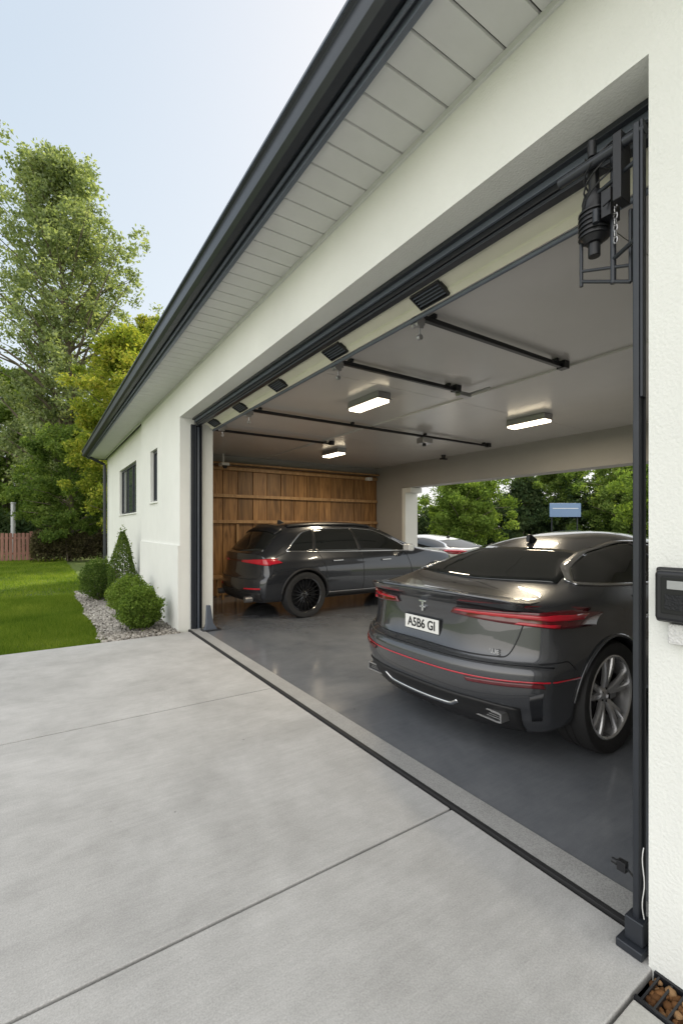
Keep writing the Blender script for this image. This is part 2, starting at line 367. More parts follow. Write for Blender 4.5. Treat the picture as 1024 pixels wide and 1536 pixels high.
def window(y0,y1,z0,z1,x,nm):
    p=part_empty('window',H,(x-3,(y0+y1)/2-7,z0))
    o=Vector((x,(y0+y1)/2,z0)); fr=MB(); t=.045
    def bx(mb,x0,x1,a,b,c,dd): mb.box(x0-o.x,x1-o.x,a-o.y,b-o.y,c-o.z,dd-o.z)
    bx(fr,x+.05,x+.11,y0,y0+t,z0,z1); bx(fr,x+.05,x+.11,y1-t,y1,z0,z1)
    bx(fr,x+.05,x+.11,y0+t,y1-t,z0,z0+t); bx(fr,x+.05,x+.11,y0+t,y1-t,z1-t,z1)
    for k in range(1,nm):
        yy=y0+(y1-y0)*k/nm; bx(fr,x+.052,x+.108,yy-.03,yy+.03,z0+t,z1-t)
    fr.obj('frame',M['darkmetal'],p,local=True)
    gl=MB(); bx(gl,x+.075,x+.085,y0+t,y1-t,z0+t,z1-t); gl.obj('pane',M['winglass'],p,local=True)
    sl=MB(); bx(sl,x-.03,x+.05,y0-.03,y1+.03,z0-.03,z0-.001); sl.obj('sill',M['stucco'],p,local=True,bevel=.004)
window(8.1,8.64,1.9,2.8,0,1); window(10.4,12.7,1.78,2.88,.06,3)
MB().cyl((-.03,14.95,.0),(-.03,14.95,3.3),.04).cyl((-.03,14.95,3.3),(-.5,14.95,3.52),.04).obj('downpipe',M['darkmetal'],H,smooth=True)
wp=MB(); x=.25
while x<5.7:
    x1=min(x+.34,5.745); dz=random.uniform(-.004,.006)
    wp.box(x+.006,x1-.006,9.50+dz,9.555,.02,2.78); x=x1
wp.box(.2,5.749,9.548,9.559,0,2.8)
wp.obj('wood_panelling',M['wood'],H,bevel=.004)
for z in (2.68,2.10,1.55): MB().box(.25,5.7,9.42,9.49,z,z+.07).obj('wood_rail',M['woodrail'],H,bevel=.004)
MB().box(.2,5.74,9.38,9.49,2.80,2.84).obj('wood_rail',M['woodrail'],H,bevel=.004)
for xx in (1.9,3.7,5.5): MB().box(xx,xx+.05,9.455,9.4905,.02,1.54).obj('wood_batten',M['woodrail'],H,bevel=.004)
MB().box(5.735,5.7495,8.62,9.37,.0,.09).obj('skirting',M['darkmetal'],H)
T=thing('work_bench',(.9,9.2,0),'small wooden work bench against wood panelled wall','bench')
MB().box(.52,1.5,8.95,9.40,.42,.47).obj('bench_top',M['woodrail'],T,bevel=.005)
for (a,b) in ((.56,9.0),(1.42,9.0),(.56,9.33),(1.42,9.33)): MB().box(a,a+.05,b,b+.05,.0,.419).obj('leg',M['woodrail'],T,bevel=.004)

# ------------------------------------------------------------ garage door assembly
G=thing('garage_door',(.35,3.6,2.9),'raised overhead garage door with cream panel, vents and black tracks','garage door')
dp=MB()
P=[(.272,3.0),(.268,2.968),(.285,2.962),(.290,2.970),(.325,2.957),(.330,2.946),(.345,2.940),(.352,2.947),(.405,2.921),(.410,2.910),(.445,2.885),(.462,2.895),(.455,2.93),(.33,2.998)]
dp.prism(P,'y',.74,6.60); dp.obj('door_panel',M['cream'],G)
MB().box(.215,.262,.72,6.62,2.935,3.018).obj('header_rail',M['black'],G,bevel=.004)
MB().box(.225,.275,.72,6.62,2.915,2.934).obj('header_rail',M['darkmetal'],G,bevel=.004)
MB().box(.195,.2145,.72,6.62,2.965,3.018).obj('weather_seal',M['greymetal'],G,bevel=.003)
MB().box(.165,.194,.72,6.62,2.992,3.018).obj('weather_seal',M['darkmetal'],G,bevel=.003)
MB().cyl((.462,.80,2.872),(.462,6.6,2.872),.015,n=12).obj('torsion_tube',M['greymetal'],G,smooth=True)
for yv in (2.10,3.20,4.28,5.33,6.3):
    v=MB(); nx,nz=-.46,-.888
    def pt(sx,yy,off): return (.328+.105*sx+nx*off, yy, 2.950-.054*sx+nz*off)
    def slab(sa,sb,ya,yb,o0,o1,mi=0):
        v.add([pt(sa,yv+ya,o0),pt(sb,yv+ya,o0),pt(sb,yv+yb,o0),pt(sa,yv+yb,o0),pt(sa,yv+ya,o1),pt(sb,yv+ya,o1),pt(sb,yv+yb,o1),pt(sa,yv+yb,o1)],
              [(0,3,2,1),(4,5,6,7),(0,1,5,4),(1,2,6,5),(2,3,7,6),(3,0,4,7)],mi)
    W_=.125
    slab(0,.08,-W_,W_,-.01,.018); slab(.92,1,-W_,W_,-.01,.018); slab(.08,.92,-W_,-W_+.010,-.01,.0178); slab(.08,.92,W_-.010,W_,-.01,.0178)
    slab(.08,.92,-W_+.010,W_-.010,-.01,.003)
    for k in range(4):
        s0=.17+k*.19
        slab(s0,s0+.055,-W_+.012,W_-.012,.003,.016,1)
    v.obj('vent',[M['black'],M['greymetal']],G)
for (yy,x1) in ((2.41,2.4),(3.46,2.12),(5.5,5.2),(6.9,2.7)):
    t=MB(); t.box(.5,x1,yy-.018,yy+.018,2.935,2.94); t.box(.5,x1,yy-.018,yy-.013,2.941,2.97); t.box(.5,x1,yy+.013,yy+.018,2.941,2.97)
    n=2 if x1<3 else 4
    for k in range(n):
        xx=.7+(x1-.85)*k/(n-1); t.box(xx,xx+.03,yy-.03,yy+.03,2.971,2.999)
    t.box(x1-.05,x1+.03,yy-.04,yy+.04,2.93,2.999)
    t.obj('ceiling_track',M['black'],G)
for yy in (2.35,3.38,5.42,6.4):
    h=MB(); h.cyl((.50,yy-.03,2.86),(.50,yy+.03,2.86),.024,n=16); h.box(.47,.56,yy-.008,yy+.008,2.84,2.94)
    h.cyl((.53,yy,2.84),(.53,yy,2.79),.006); h.cyl((.53,yy-.012,2.775),(.53,yy+.012,2.775),.020,n=14)
    h.box(.48,.60,yy+.02,yy+.028,2.88,2.93)
    h.obj('roller_hinge',M['steel'],G,bevel=.002,smooth=True)
t=MB(); t.box(.205,.212,6.585,6.69,0,2.93); t.box(.213,.30,6.683,6.69,0,2.93); t.box(.293,.30,6.60,6.682,0,2.93)
t.box(.15,.204,6.62,6.69,0,2.93)
t.obj('vertical_track',M['darkmetal'],G,bevel=.002)
MB().box(.235,.262,6.61,6.66,.0,2.9).obj('track_insert',M['greymetal'],G)
MB().prism([(.27,.0),(.47,.0),(.40,.10),(.36,.36),(.31,.36),(.30,.10)],'y',6.40,6.46).obj('base_bracket',M['greymetal'],G,bevel=.006)
MB().box(.24,.5,6.36,6.5,.0,.018).obj('base_plate',M['darkmetal'],G,bevel=.003)
t=MB(); t.box(.030,.060,.742,.764,.03,2.85); t.box(-.012,.085,.715,.80,.0,.03); t.box(.012,.070,.722,.782,.031,.11)
t.obj('right_post',M['darkmetal'],G,bevel=.005,smooth=True)
MB().box(.0605,.066,.735,.772,.03,2.85).obj('post_flange',M['black'],G,bevel=.001)
MB().box(.033,.056,.732,.741,1.9,2.85).obj('post_strap',M['darkmetal'],G,bevel=.002)
t=MB(); t.cyl((.05,.73,2.82),(.05,1.04,2.82),.018); t.cyl((.10,.86,2.36),(.10,.86,2.85),.010); t.cyl((.10,.98,2.40),(.10,.98,2.66),.007)
t.cyl((.10,.80,2.34),(.10,.98,2.42),.007); t.cyl((.10,.80,2.40),(.10,.98,2.46),.006); t.cyl((.10,.80,2.34),(.10,.80,2.60),.007)
t.cyl((.04,.76,2.45),(.10,.86,2.45),.008); t.cyl((.04,.76,2.72),(.10,.95,2.72),.008)
t.obj('spring_bracket',M['darkmetal'],G,smooth=True)
MB().box(.03,.10,.80,.83,2.62,2.86).obj('bracket_plate',M['black'],G,bevel=.003)
t=MB()
cx,cy=.11,.935
t.lathe([(.0,0),(.030,0),(.048,.02),(.050,.10),(.042,.15),(.044,.16),(.036,.19),(.0,.20)],24)
t.v=[(cx+a,cy+c,2.55+b) for (a,b,c) in t.v]
for k in range(6): t.cyl((cx,cy,2.570+k*.018),(cx,cy,2.578+k*.018),.056,n=20)
t.cyl((cx,cy,2.50),(cx,cy,2.55),.022); t.cyl((cx,cy,2.75),(cx-.03,cy-.01,2.86),.020); t.cyl((cx-.035,cy-.01,2.86),(cx-.035,cy-.01,2.92),.016)
t.box(cx-.05,cx+.02,cy-.085,cy-.05,2.60,2.70)
t.obj('spring_motor',M['black'],G,bevel=.002,smooth=True)
MB().cyl((cx-.055,cy-.035,2.59),(cx-.055,cy-.035,2.64),.012,n=16).obj('capacitor',M['darkmetal'],G,bevel=.002,smooth=True)
ch=MB()
for k in range(16):
    z=2.84-.022*k; a=k%2*math.pi/2; pts=[(.085+.007*math.cos(t_)*math.cos(a),.845+.007*math.cos(t_)*math.sin(a),z+.014*math.sin(t_)) for t_ in [q*math.pi/4 for q in range(9)]]
    ch.tube(pts,.0022,n=5)
ch.obj('chain',M['steel'],G,smooth=True)
pts=[(.02-.008*math.sin(k/13*3.1),.722+.004*math.sin(k*.7),.13+.24*k/13) for k in range(14)]
MB().tube(pts,.0016).obj('cable',M['white'],G,smooth=True)
for ph in (0,1.7,3.1):
    pts=[(.07+.035*math.sin(k*.6+ph),.90+.05*math.cos(k*.6+ph),2.87-.020*k) for k in range(13)]
    MB().tube(pts,.0032).obj('cable',M['black'],G,smooth=True)
t=MB(); t.box(.060,.085,.80,.83,.215,.25); t.cyl((.07,.80,.235),(.035,.75,.23),.004); t.cyl((.07,.83,.235),(.07,.85,.235),.010)
t.obj('latch',M['black'],G,bevel=.003,smooth=True)

# ------------------------------------------------------------ ceiling lights and small devices
def lamp_thing(x,y,L=.60,Wd=.19,power=36):
    T=thing('ceiling_light',(x,y,2.98),'lit rectangular warm ceiling light on garage ceiling','ceiling light','garage ceiling lights')
    MB().box(-Wd/2,Wd/2,-L/2,L/2,-.055,.018).obj('housing',M['steel'],T,bevel=.006,local=True)
    MB().box(-Wd/2+.012,Wd/2-.012,-L/2+.012,L/2-.012,-.09,-.0555).obj('diffuser',M['lamp'],T,bevel=.008,local=True)
    MB().box(-Wd/2-.012,Wd/2+.012,-L/2-.012,L/2+.012,-.066,-.058).obj('bezel',M['steel'],T,bevel=.003,local=True)
    ld=bpy.data.lights.new('lamp_glow','AREA'); ld.shape='RECTANGLE'; ld.size=Wd; ld.size_y=L; ld.energy=power; ld.color=(1,.85,.62)
    lo=bpy.data.objects.new('lamp_glow',ld); lo.parent=T; lo.location=(0,0,-.10); COL.objects.link(lo)
lamp_thing(1.60,4.36); lamp_thing(4.06,3.9); lamp_thing(3.25,7.7)
T=thing('door_opener',(3.6,5.5,2.9),'small metal garage door opener hanging under ceiling track','door opener')
MB().box(3.5,3.72,5.42,5.58,2.83,2.925).obj('housing',M['steel'],T,bevel=.012)
MB().cyl((3.6,5.5,2.829),(3.6,5.5,2.79),.03).obj('spindle',M['black'],T,smooth=True)
T=thing('door_opener',(2.3,3.5,2.95),'small silver opener arm at end of ceiling track','door opener')
MB().box(2.16,2.34,3.44,3.52,2.90,2.95).box(2.34,2.36,3.2,3.5,2.945,2.965).obj('housing',M['steel'],T,bevel=.01)
T=thing('wall_sensor',(5.6,7.0,2.95),'small dark sensor fixed under ceiling beside far beam','sensor')
MB().cyl((5.5,6.9,2.999),(5.5,6.9,2.931),.05,.035).box(5.42,5.58,6.86,6.94,2.90,2.93).obj('housing',M['black'],T,bevel=.005,smooth=True)
T=thing('security_camera',(1.55,9.2,2.8),'small white dome security camera above wood panelling','camera')
MB().cyl((1.55,9.3,2.80),(1.55,9.3,2.999),.02).box(1.47,1.63,9.15,9.37,2.74,2.80).obj('bracket',M['white'],T,bevel=.01,smooth=True)
MB().cyl((1.55,9.2,2.739),(1.55,9.2,2.68),.06,.035,n=20).obj('dome',M['black'],T,smooth=True)
T=thing('security_camera',(5.4,9.3,2.6),'small white box camera on wood rail in the corner','camera')
MB().box(5.3,5.45,9.3,9.415,2.66,2.74).cyl((5.37,9.3,2.70),(5.37,9.25,2.70),.03).obj('housing',M['white'],T,bevel=.01,smooth=True)
T=thing('key_box',(0,.58,1.24),'black key lock box fixed on white stucco wall','lock box')
MB().box(-.022,-.001,.50,.672,1.150,1.325).obj('backplate',M['blackplastic'],T,bevel=.008)
MB().box(-.060,-.0225,.512,.662,1.158,1.318).obj('housing',M['black'],T,bevel=.014)
MB().box(-.066,-.0605,.548,.640,1.185,1.300).obj('cover',simple('smoke_plastic',(.012,.013,.014),.3,spec=.3),T,bevel=.003)
MB().box(-.068,-.0665,.565,.622,1.262,1.288).obj('screen',simple('screen_grey',(.30,.31,.31),.3),T,bevel=.001)
MB().box(-.068,-.0665,.560,.628,1.198,1.245).obj('keypad',simple('keypad_grey',(.02,.021,.023),.5,bump=.8,bscale=120,spec=.2),T,bevel=.001)
MB().box(-.03,-.001,.42,.635,1.085,1.149).obj('bracket',simple('textured_white',(.7,.7,.69),.6,bump=1,bscale=140),T,bevel=.005)
T=thing('floor_drain',(-.07,0,0),'dark slotted drain filled with brown pebbles at wall base','drain')
dr=MB(); dr.box(-.148,-.138,-4,.68,-.05,.004); dr.box(-.012,-.002,-4,.68,-.05,.004); dr.box(-.137,-.013,-4,.68,-.06,-.035)
yy=.66
while yy>-1.2: dr.box(-.1375,-.0125,yy,yy+.006,-.018,.002); yy-=.035
dr.obj('grate',M['black'],T)
o=pebbles(900,-.135,-.015,-1.2,.67,-.020,.012,.020,'pebble_fill',leafmat('amber_stone',[(.03,.015,.01),(.18,.09,.04),(.45,.32,.18)],0))
o.parent=T; o.location=-T.location

# ------------------------------------------------------------ vehicles
def car_surface(p):
    L=p['L']; hw=p['hw']; zb=p['zbot']
    fz=pchip(p['top']); fb=pchip(p['belt']); fw=pchip(p['plan']); fr=pchip(p['rear']); ff=pchip(p['front'])
    S=pchip(p.get('side',[(0,.90),(.08,.955),(.25,.985),(.45,1.0),(.62,.997),(.74,.985),(.80,.972),(.9,.955),(1.0,.925)]))
    K=20; NS=34; NU=28; n=p['n']
    def disp(x,y,z):
        yn=min(1,abs(y)/(hw*.97))
        gr=max(0,1-x/.95)**2; g2=max(0,1-x/.55)**2
        gf=max(0,1-(L-x)/1.1)**2; gf2=max(0,1-(L-x)/.5)**2
        X=x+p['cr']*(yn**3.2)*gr+fr(z)*g2
        if 'dish' in p and z>.64 and z<.9 and x<.5:
            e=max(0,1-(abs(y)/.36)**4)*math.sin(math.pi*(z-.64)/.26)**.6; X+=p['dish']*e*g2
        X-=p['cf']*(yn**2.6)*gf+ff(z)*gf2
        return (X,y,z)
    def section(x):
        w_=hw*fw(x); b=fb(x); t=max(fz(x),b+.02); pts=[]
        ye=w_*.86; z0=zb
        for m in range(K//2+1): pts.append((ye*m/(K/2),z0))
        for i in range(NS+1):
            q=i/NS; pts.append((w_*S(q),z0+.012+(b-z0-.012)*q))
        wb=w_*S(1.0); k=p['k']*min(1,max(0,(t-b)-.05)/.3)
        for i in range(1,NU+1):
            a=math.pi/2*i/NU; c=max(0,math.cos(a))**(2/n); s_=math.sin(a)**(2/n)
            if i==NU: c=0
            pts.append((wb*c*(1-k*s_),b+(t-b)*s_))
        return pts
    NX=130; bm=bmesh.new(); rings=[]
    for i in range(NX+1):
        tt=i/NX; x=L*(.6*tt+.4*(.5-.5*math.cos(math.pi*tt)))
        sec=section(x); ring=[]
        for (y,z) in sec: ring.append(bm.verts.new(disp(x,y,z)))
        for (y,z) in reversed(sec[1:-1]): ring.append(bm.verts.new(disp(x,-y,z)))
        rings.append(ring)
        if i in(0,NX):
            rows=[]
            for (y,z) in sec[K//2:]:
                rows.append([bm.verts.new(disp(x,y*(1-2*k/K),z)) for k in range(K+1)])
            for a,b in zip(rows[:-1],rows[1:]):
                for k in range(K): bm.faces.new((a[k],a[k+1],b[k+1],b[k]))
    for a,b in zip(rings[:-1],rings[1:]):
        m=len(a)
        for j in range(m): bm.faces.new((a[j],a[(j+1)%m],b[(j+1)%m],b[j]))
    bmesh.ops.remove_doubles(bm,verts=bm.verts,dist=.0004)
    bmesh.ops.dissolve_degenerate(bm,dist=.0002,edges=bm.edges)
    for _ in range(p.get('smooth',3)): bmesh.ops.smooth_vert(bm,verts=bm.verts,factor=.5,use_axis_x=True,use_axis_y=True,use_axis_z=True)
    bmesh.ops.recalc_face_normals(bm,faces=bm.faces)
    return bm
def cut_body(bm,arches,hw,mats,name,parent):
    me=bpy.data.meshes.new(name); bm.to_mesh(me)
    for m in mats: me.materials.append(m)
    o=bpy.data.objects.new(name,me); COL.objects.link(o); tmp=[]
    for (x,z,r) in arches:
        for sd in(-1,1):
            a=MB().cyl((x,sd*(hw-.34),z),(x,sd*(hw+.4),z),r,n=56,mi=1).obj('cutter',mats); tmp.append(a)
            mo=o.modifiers.new('b','BOOLEAN'); mo.operation='DIFFERENCE'; mo.object=a; mo.solver='EXACT'
    dg=bpy.context.evaluated_depsgraph_get(); dg.update()
    m2=bpy.data.meshes.new_from_object(o.evaluated_get(dg)); o.modifiers.clear(); o.data=m2
    for a in tmp: bpy.data.objects.remove(a,do_unlink=True)
    m2.polygons.foreach_set('use_smooth',[True]*len(m2.polygons)); m2.set_sharp_from_angle(angle=R(38))
    o.parent=parent
    return o
class Surf:
    def __init__(s,bm,parent): s.b=BVHTree.FromBMesh(bm); s.p=parent
    def hit(s,mode,a,b,side=1,off=.003):
        if mode=='side': o=Vector((a,side*3,b)); d=Vector((0,-side,0))
        elif mode=='rear': o=Vector((-3,a,b)); d=Vector((1,0,0))
        elif mode=='front': o=Vector((9,a,b)); d=Vector((-1,0,0))
        else: o=Vector((a,b,4)); d=Vector((0,0,-1))
        loc,nn,i,ds=s.b.ray_cast(o,d)
        if loc is None:
            q=Vector((a,side*.9,b)) if mode=='side' else (Vector((.1,a,b)) if mode=='rear' else (Vector((4.7,a,b)) if mode=='front' else Vector((a,b,1.2))))
            loc,nn,i,ds=s.b.find_nearest(q)
        if nn.dot(d)>0: nn=-nn
        return loc+nn*off
    def patch(s,name,mode,bot,top,mat,off=.003,side=1,nu=28,nv=10,parent=None):
        B=sample(bot,nu+1); T=sample(top,nu+1); v=[];f=[]
        for j in range(nv+1):
            for i in range(nu+1):
                t=j/nv; v.append(s.hit(mode,B[i][0]*(1-t)+T[i][0]*t,B[i][1]*(1-t)+T[i][1]*t,side,off))
        W=nu+1
        for j in range(nv):
            for i in range(nu): f.append((j*W+i,j*W+i+1,(j+1)*W+i+1,(j+1)*W+i))
        mb=MB(); mb.add(v,f); o=mb.obj(name,mat,parent or s.p,smooth=True,local=True,angle=60)
        m=o.modifiers.new('s','SOLIDIFY'); m.thickness=max(off*1.6,.004); m.offset=0
        return o
    def ribbon(s,name,paths,mat,wd=.006,off=.0015,thick=.003):
        for (mode,side,pts) in paths:
            mb=MB()
            q=sample(pts,max(12,int(12*len(pts)))); v=[]
            for i,(a,b) in enumerate(q):
                a0,b0=q[max(0,i-1)]; a1,b1=q[min(len(q)-1,i+1)]; tx,ty=a1-a0,b1-b0; l=math.hypot(tx,ty) or 1
                nx,ny=-ty/l*wd/2,tx/l*wd/2
                v.append(s.hit(mode,a+nx,b+ny,side,off)); v.append(s.hit(mode,a-nx,b-ny,side,off))
            mb.add(v,[(2*i,2*i+1,2*i+3,2*i+2) for i in range(len(q)-1)])
            o=mb.obj(name,mat,s.p,smooth=True,local=True,angle=60)
            m=o.modifiers.new('s','SOLIDIFY'); m.thickness=thick; m.offset=0
def make_wheel_meshes(r,style):
    ty=MB(); rr=r*.745
    ty.lathe([(rr,-.10),(r*.90,-.118),(r*.965,-.112),(r,-.085),(r,-.03),(r-.006,-.026),(r-.006,-.020),(r,-.016),(r,.016),(r-.006,.020),(r-.006,.026),(r,.03),(r,.085),(r*.965,.112),(r*.90,.118),(rr,.10)],64)
    ri=MB()
    ri.lathe([(rr+.004,-.10),(rr-.008,-.104),(rr-.018,-.096),(rr-.022,-.05),(rr-.03,.10)],64,0)
    ri.lathe([(.0,-.060),(.045,-.058),(.062,-.045),(.068,-.02),(.068,.02)],32,0)
    def spoke(a,w0,w1,r0,r1,y0,y1,dep,mi,skew=0):
        ca,sa=math.cos(a),math.sin(a)
        def P(rad,lat,y): return (rad*ca-lat*sa,y,rad*sa+lat*ca)
        segs=5; v=[]
        for k in range(segs+1):
            t=k/segs; rad=r0+(r1-r0)*t; wd=w0+(w1-w0)*t; y=y0+(y1-y0)*t-.012*math.sin(math.pi*t); l=skew*t
            v+= [P(rad,l-wd/2,y+.01),P(rad,l-wd*.32,y),P(rad,l+wd*.32,y),P(rad,l+wd/2,y+.01),P(rad,l+wd/2,y+dep),P(rad,l-wd/2,y+dep)]
        f=[]
        for k in range(segs):
            for q in range(6): f.append((k*6+q,k*6+(q+1)%6,(k+1)*6+(q+1)%6,(k+1)*6+q))
        f.append((0,1,2,3,4,5)); f.append(tuple(segs*6+q for q in (5,4,3,2,1,0)))
        ri.add(v,f,mi)
    if style=='five':
        for k in range(5):
            a=k*2*math.pi/5+.3
            spoke(a-.06,.038,.034,.05,rr-.015,-.062,-.088,.03,0,-.035)
            spoke(a+.06,.038,.034,.05,rr-.015,-.062,-.088,.03,0,.035)
            spoke(a,.05,.08,.04,rr-.02,-.045,-.060,.02,1)
    else:
        for k in range(10):
            a=k*2*math.pi/10+.1
            spoke(a-.05,.018,.013,.05,rr-.015,-.055,-.090,.03,0,-.03); spoke(a+.05,.018,.013,.05,rr-.015,-.055,-.090,.03,0,.03)
    for k in range(5):
        a=k*2*math.pi/5; c=.042
        ri.cyl((c*math.cos(a),-.062,c*math.sin(a)),(c*math.cos(a),-.055,c*math.sin(a)),.007,n=8,mi=1)
    br=MB(); br.cyl((0,.0,0),(0,.02,0),rr*.78,n=48); br.cyl((0,.03,0),(0,.10,0),rr*.95,n=48); br.box(.12,.2,-.03,.04,-.06,.10)
    return ty,ri,br
def add_wheels(car,xs,hw,r,style,mats):
    first=None
    for x in xs:
        for sd in(-1,1):
            e=part_empty('wheel',car,(x,sd*(hw-.125),r))
            if sd==1: e.rotation_euler=(0,0,math.pi)
            if first is None:
                ty,ri,br=make_wheel_meshes(r,style)
                first=(ty.obj('tyre',M['rubber'],e,smooth=True,local=True),ri.obj('rim',mats,e,smooth=True,local=True),br.obj('brake_disc',[M['black']],e,smooth=True,local=True))
            else:
                for q in first:
                    n=q.copy(); n.parent=e; COL.objects.link(n)
def text_mesh(txt,size,mat,name,parent,mtx,ext=.001):
    cu=bpy.data.curves.new('t','FONT'); cu.body=txt; cu.size=size; cu.align_x='CENTER'; cu.align_y='CENTER'; cu.extrude=ext; cu.offset=.0015
    to=bpy.data.objects.new('t',cu); COL.objects.link(to); dg=bpy.context.evaluated_depsgraph_get(); dg.update()
    me=bpy.data.meshes.new_from_object(to.evaluated_get(dg)); bpy.data.objects.remove(to,do_unlink=True)
    me.transform(mtx); me.materials.clear(); me.materials.append(mat)
    o=bpy.data.objects.new(name,me); COL.objects.link(o); o.parent=parent; return o
REARM=Matrix(((0,0,-1),(-1,0,0),(0,1,0))).to_4x4()
def sedan(car,paintm,wheelm,detail=True,zs=1.0):
    p=dict(L=4.95,hw=.93,zbot=.21,n=3.0,k=.27,cr=.34,cf=.45,smooth=2,dish=.035,
     top=[(0,1.03*zs),(.10,1.022*zs),(.36,1.032*zs),(.58,1.062*zs),(.85,1.160*zs),(1.2,1.283*zs),(1.6,1.375*zs),(2.2,1.425*zs),(2.65,1.40*zs),(3.15,1.25*zs),(3.65,1.02*zs),(4.2,.94*zs),(4.75,.82*zs),(4.95,.72*zs)],
     belt=[(0,.93*zs),(.4,.965*zs),(1.0,.985*zs),(2.4,.95*zs),(3.6,.91*zs),(4.4,.83*zs),(4.95,.62*zs)],
     plan=[(0,.93),(.5,.975),(.95,1.0),(1.8,.975),(3.0,.975),(3.85,.995),(4.5,.96),(4.95,.90)],
     side=[(0,.90),(.08,.955),(.25,.98),(.40,.995),(.60,1.0),(.72,.99),(.78,.962),(.86,.962),(.95,.945),(1.0,.915)],
     rear=[(.2,.16),(.28,.08),(.34,.055),(.40,.02),(.48,0),(.60,.0),(.625,.02),(.645,.07),(.70,.085),(.85,.105),(.94,.115),(.985,.05),(1.02,.0)],
     front=[(.2,.1),(.35,.0),(.55,0),(.72,.08),(.9,.2)])
    bm=car_surface(p); sf=Surf(bm,car)
    r=.36; cut_body(bm,[(.90,r,r+.03),(3.85,r,r+.03)],.93,[paintm,M['blackplastic']],'body',car); bm.free()
    add_wheels(car,(.90,3.85),.93,r,'five',wheelm)
    us=[-1,-.5,0,.5,1]
    sf.patch('rear_window','top',[(.60+.12*u*u,.64*u) for u in us],[(1.20+.10*u*u,.53*u) for u in us],M['glass'])
    sf.patch('windshield','top',[(3.62-.18*u*u,.68*u) for u in us],[(2.75-.05*u*u,.55*u) for u in us],M['glass'])
    sp=MB(); NN=30
    for i in range(NN+1):
        y=-.74+1.48*i/NN; e=1-(abs(y)/.74)**6*.8; xr=sf.hit('rear',y,.985*zs,off=0)[0]
        A=sf.hit('top',xr+.17,y,off=-.004); A2=sf.hit('top',xr+.08,y,off=.012*e)
        zt=sf.hit('top',xr+.04,y,off=0)[2]
        sp.v+= [tuple(A),tuple(A2),(xr-.030*e,y,zt+.020*e),(xr-.033*e,y,zt+.010*e),(xr+.012,y,zt-.045)]
    for i in range(NN):
        for q in range(4): sp.f.append((i*5+q,i*5+q+1,i*5+5+q+1,i*5+5+q)); sp.m.append(0)
        sp.f.append((i*5+4,i*5,i*5+5,i*5+9)); sp.m.append(0)
    sp.f.append((0,1,2,3,4)); sp.f.append(tuple(NN*5+q for q in(4,3,2,1,0))); sp.m+=[0,0]
    sp.obj('spoiler',paintm,car,smooth=True,local=True,angle=40)
    for sd in(-1,1):
        bt=[(.78,1.078*zs),(1.4,1.045*zs),(2.2,1.02*zs),(3.22,.995*zs)]
        tp=[(.78,1.085*zs),(1.02,1.185*zs),(1.42,1.28*zs),(1.95,1.333*zs),(2.4,1.31*zs),(2.85,1.19*zs),(3.24,1.0*zs)]
        sf.patch('side_window','side',bt,tp,M['glass'],side=sd,nu=48)
        sf.ribbon('window_trim',[('side',sd,tp),('side',sd,bt)],M['chrome'],wd=.015,off=.006)
        sf.ribbon('window_pillar',[('side',sd,[(2.0,1.03*zs),(1.97,1.32*zs)])],M['blackplastic'],wd=.05,off=.0065)
        sf.ribbon('door_handle',[('side',sd,[(1.35,.83),(1.55,.835)]),('side',sd,[(2.42,.80),(2.62,.805)])],M['chrome'],wd=.028,off=.02,thick=.012)
        sf.ribbon('panel_seam',[('side',sd,q) for q in ([(1.30,.98*zs),(1.33,.72),(1.27,.55),(1.32,.32)],[(2.02,1.0*zs),(2.03,.6),(2.0,.32)],[(3.1,.96*zs),(3.2,.6),(3.12,.32)],[(.28,.64),(.42,.66),(.50,.60)])],M['black'],wd=.006)
        arc=[(.90+.40*math.cos(t_),.36+.40*math.sin(t_)) for t_ in [math.pi*(.03+.94*k/14) for k in range(15)]]
        sf.ribbon('arch_lip',[('side',sd,arc)],paintm,wd=.018,off=.006,thick=.012)
    sf.ribbon('panel_seam',[('rear',1,[(.72,.985*zs),(.70,.86),(.62,.665),(.3,.655),(-.3,.655),(-.62,.665),(-.70,.86),(-.72,.985*zs)]),('rear',1,[(-.86,.628),(-.4,.624),(.4,.624),(.86,.628)])],M['black'],wd=.007)
    for sd in(-1,1):
        L_=part_empty('tail_light',car,(0,0,0))
        a=[(.26*sd,.892),(.5*sd,.872),(.72*sd,.858),(.885*sd,.845)]; b=[(.29*sd,.930),(.5*sd,.938),(.72*sd,.948),(.885*sd,.942)]
        sf.patch('lens','rear',a,b,M['darkred'],off=.010,nu=30,nv=6,parent=L_)
        a=[(.30*sd,.912),(.5*sd,.905),(.72*sd,.900),(.87*sd,.890)]; b=[(.31*sd,.922),(.5*sd,.924),(.72*sd,.926),(.87*sd,.918)]
        sf.patch('lens_strip','rear',a,b,M['red'],off=.017,nu=30,nv=3,parent=L_)
        sf.patch('lens_glow','rear',[(.66*sd,.866),(.84*sd,.856)],[(.68*sd,.880),(.84*sd,.872)],M['red'],off=.0165,nu=14,nv=3,parent=L_)
        sf.patch('lens_side','side',[(.33,.852),(.50,.880)],[(.33,.940),(.46,.912)],M['darkred'],off=.008,side=sd,parent=L_,nv=5)
        sf.patch('headlight','front',[(.5*sd,.66*zs),(.84*sd,.70*zs)],[(.48*sd,.72*zs),(.82*sd,.78*zs)],M['chrome'],off=.006)
        sf.patch('rear_reflector','rear',[(.46*sd,.504),(.84*sd,.516)],[(.44*sd,.526),(.83*sd,.538)],M['darkred'],off=.007,nv=4)
        sf.patch('bumper_vent','rear',[(.755*sd,.30),(.80*sd,.31)],[(.775*sd,.46),(.835*sd,.49)],M['black'],off=.003,nv=5)
        ex=MB(); y0=sd*.52; x0=sf.hit('rear',y0,.33)[0]+.028
